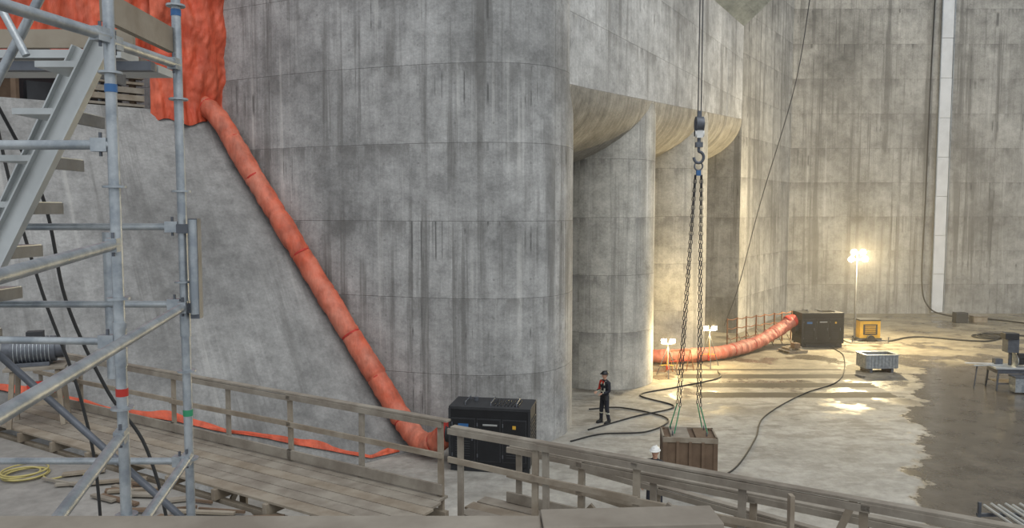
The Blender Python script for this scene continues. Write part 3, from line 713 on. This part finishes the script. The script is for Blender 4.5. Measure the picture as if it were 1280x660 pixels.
# ------------------------------------------------------------ workers
def skinobj(verts,edges,rad,sub=2):
    me=bpy.data.meshes.new('tmp'); me.from_pydata(verts,edges,[]); o=bpy.data.objects.new('tmp',me); S.collection.objects.link(o)
    sk=o.modifiers.new('s','SKIN'); sk.use_smooth_shade=True
    for i,r in enumerate(rad):
        sv=me.skin_vertices[0].data[i]; sv.radius=r if isinstance(r,tuple) else (r,r); sv.use_root=(i==0)
    su=o.modifiers.new('u','SUBSURF'); su.levels=sub; su.render_levels=sub
    dg=bpy.context.evaluated_depsgraph_get(); dg.update()
    m2=bpy.data.meshes.new_from_object(o.evaluated_get(dg)); bpy.data.objects.remove(o); return m2
def worker(loc,rz,h,helmet,jacket,trouser,arms,sleeve=None,legspread=.11):
    root=empty('construction_worker',loc,rz); k=h/1.8
    v=[(0,0,.98),(0,.0,1.12),(0,.01,1.28),(0,.01,1.42),(0,.0,1.53)]; r=[(.17,.125),(.155,.115),(.185,.13),(.17,.115),(.065,.065)]
    e=[(0,1),(1,2),(2,3),(3,4)]
    for s in(-1,1):
        b=len(v); el,wr=arms[0 if s<0 else 1]
        v+=[(s*.20,.01,1.43),(s*el[0],el[1],el[2]),(s*wr[0],wr[1],wr[2])]; r+=[.078,.058,.042]; e+=[(3,b),(b,b+1),(b+1,b+2)]
    for s in(-1,1):
        b=len(v); fy=.06*s
        v+=[(s*.10,0,.88),(s*(legspread+.01),-.02+fy*.4,.50),(s*(legspread+.03),.02+fy,.10)]; r+=[.105,.078,.06]; e+=[(0,b),(b,b+1),(b+1,b+2)]
    me=skinobj([tuple(c*k for c in p) for p in v],e,[tuple(c*k for c in x) if isinstance(x,tuple) else x*k for x in r])
    me.name='body'
    for mk in(jacket,trouser,'refl',sleeve or jacket): me.materials.append(M[mk])
    for p in me.polygons:
        c=p.center/k; i=0
        if c.z<.95 and abs(c.x)<.22 and not(c.y<-.16): i=1
        if i==1 and .34<c.z<.40: i=2
        if i==0 and abs(c.x)<.2 and (1.10<c.z<1.15): i=2
        if i==0 and .07<abs(c.x)<.10 and c.z>1.12 and c.z<1.5: i=2
        if i==0 and c.x<-.19 and c.z>1.1: i=3
        if i==0 and c.z>1.38 and c.x<.05: i=3
        p.material_index=i; p.use_smooth=True
    o=bpy.data.objects.new('body',me); S.collection.objects.link(o); o.parent=root
    mb=MB(); kk=lambda *a: tuple(x*k for x in a)
    for s in(-1,1):
        x=s*(legspread+.03); y=.02+.06*s
        mb.ell(kk(x,y-.07,.055),kk(.052,.145,.06),'rubber'); mb.ell(kk(x,y,.11),kk(.06,.075,.10),'rubber'); mb.box(kk(x,y-.06,.012),kk(.095,.27,.024),'dgrey')
    for s in(-1,1):
        el,wr=arms[0 if s<0 else 1]; W=V((s*wr[0],wr[1],wr[2])); E=V((s*el[0],el[1],el[2])); dr=(W-E).normalized()
        sd=dr.cross(V((0,0,1))); sd=sd.normalized() if sd.length>.1 else V((0,1,0)); nm=sd.cross(dr)
        R=Matrix((sd,dr,nm)).transposed()
        mb.ell((W+dr*.05)*k,kk(.042,.055,.02),'skin',R=R)
        for i,Lf in enumerate((.065,.078,.072,.055)):
            b0=W+dr*.085+sd*(-.03+.02*i); b1=b0+dr*Lf*.5-nm*.012; b2=b1+dr*Lf*.35-nm*.03
            mb.path([b0*k,b1*k,b2*k],[.0095*k,.0085*k,.007*k],'skin',6)
        b0=W+dr*.03-sd*.035*s; b1=b0+dr*.03-sd*.03*s-nm*.01; b2=b1+dr*.03-nm*.01
        mb.path([b0*k,b1*k,b2*k],[.011*k,.0095*k,.008*k],'skin',6)
    mb.path([kk(0,0,1.50),kk(0,-.005,1.60)],.055*k,'skin',12)
    mb.ell(kk(0,-.005,1.69),kk(.075,.092,.112),'skin',nu=20,nv=14); mb.ell(kk(0,-.03,1.63),kk(.055,.06,.055),'skin')
    mb.ell(kk(0,.012,1.70),kk(.079,.092,.10),'hair',nu=16)
    mb.ell(kk(0,-.035,1.69),kk(.07,.068,.085),'skin')
    mb.path([kk(0,-.098,1.705),kk(0,-.118,1.675),kk(0,-.10,1.665)],[.009*k,.015*k,.01*k],'skin',8)
    for s in(-1,1):
        mb.ell(kk(s*.030,-.094,1.705),kk(.013,.008,.008),'white'); mb.ell(kk(s*.030,-.101,1.705),kk(.006,.004,.006),'eye'); mb.ell(kk(s*.078,.0,1.685),kk(.012,.022,.032),'skin')
        mb.beam(kk(s*.015,-.1,1.725),kk(s*.045,-.093,1.723),.006*k,.006*k,'hair')
    mb.ell(kk(0,-.096,1.638),kk(.024,.008,.007),'lip')
    mb.ell(kk(0,.0,1.735),kk(.115,.138,.105),helmet,nu=22,nv=8,v1=math.pi/2)
    mb.path([kk(.118*math.cos(a),.140*math.sin(a)-(.03 if math.sin(a)<-.3 else 0),1.735) for a in [2*math.pi*i/22 for i in range(23)]],.011*k,helmet,6)
    mb.ell(kk(0,-.12,1.733),kk(.08,.065,.012),helmet); mb.beam(kk(0,-.1,1.80),kk(0,.1,1.81),.03*k,.05*k,helmet)
    mb.ring(kk(0,0,1.52),.07*k,.022*k,jacket); 
    mb.path([kk(.175*math.cos(a),.13*math.sin(a),1.0) for a in [2*math.pi*i/20 for i in range(21)]],.018*k,'dgrey',6)
    mb.box(kk(.16,-.05,.93),kk(.07,.1,.16),'dgrey')
    o=mb.build('head_hands_boots'); o.parent=root
    return root
bent=[((.26,-.02,1.16),(.14,-.24,1.12)),((.27,-.02,1.16),(.15,-.23,1.10))]
down=[((.27,.02,1.14),(.27,-.08,.90)),((.28,.02,1.15),(.20,-.20,1.05))]
worker((3.27,26.4,0),math.radians(-58),1.84,'black','navy','navy',bent,sleeve='red')
worker((3.44,17.9,0),math.radians(-30),1.82,'white','navy','navy',down)
# ------------------------------------------------------------ lighting / camera
w=bpy.data.worlds.new('overcast_sky'); S.world=w; w.use_nodes=True
bg=w.node_tree.nodes['Background']; bg.inputs[0].default_value=(.88,.94,1,1); bg.inputs[1].default_value=.74
sun=bpy.data.lights.new('sun','SUN'); sun.energy=1.3; sun.angle=math.radians(50); sun.color=(1,.98,.94)
so=bpy.data.objects.new('sun',sun); S.collection.objects.link(so); so.rotation_euler=(math.radians(38),0,math.radians(30))
cam=bpy.data.cameras.new('camera'); co=bpy.data.objects.new('camera',cam); S.collection.objects.link(co)
co.location=(0,0,7.5); co.rotation_euler=(math.radians(90-4.03),0,0)
cam.sensor_width=36; cam.lens=36*950/1280; cam.clip_end=300; S.camera=co
S.view_settings.view_transform='Standard'
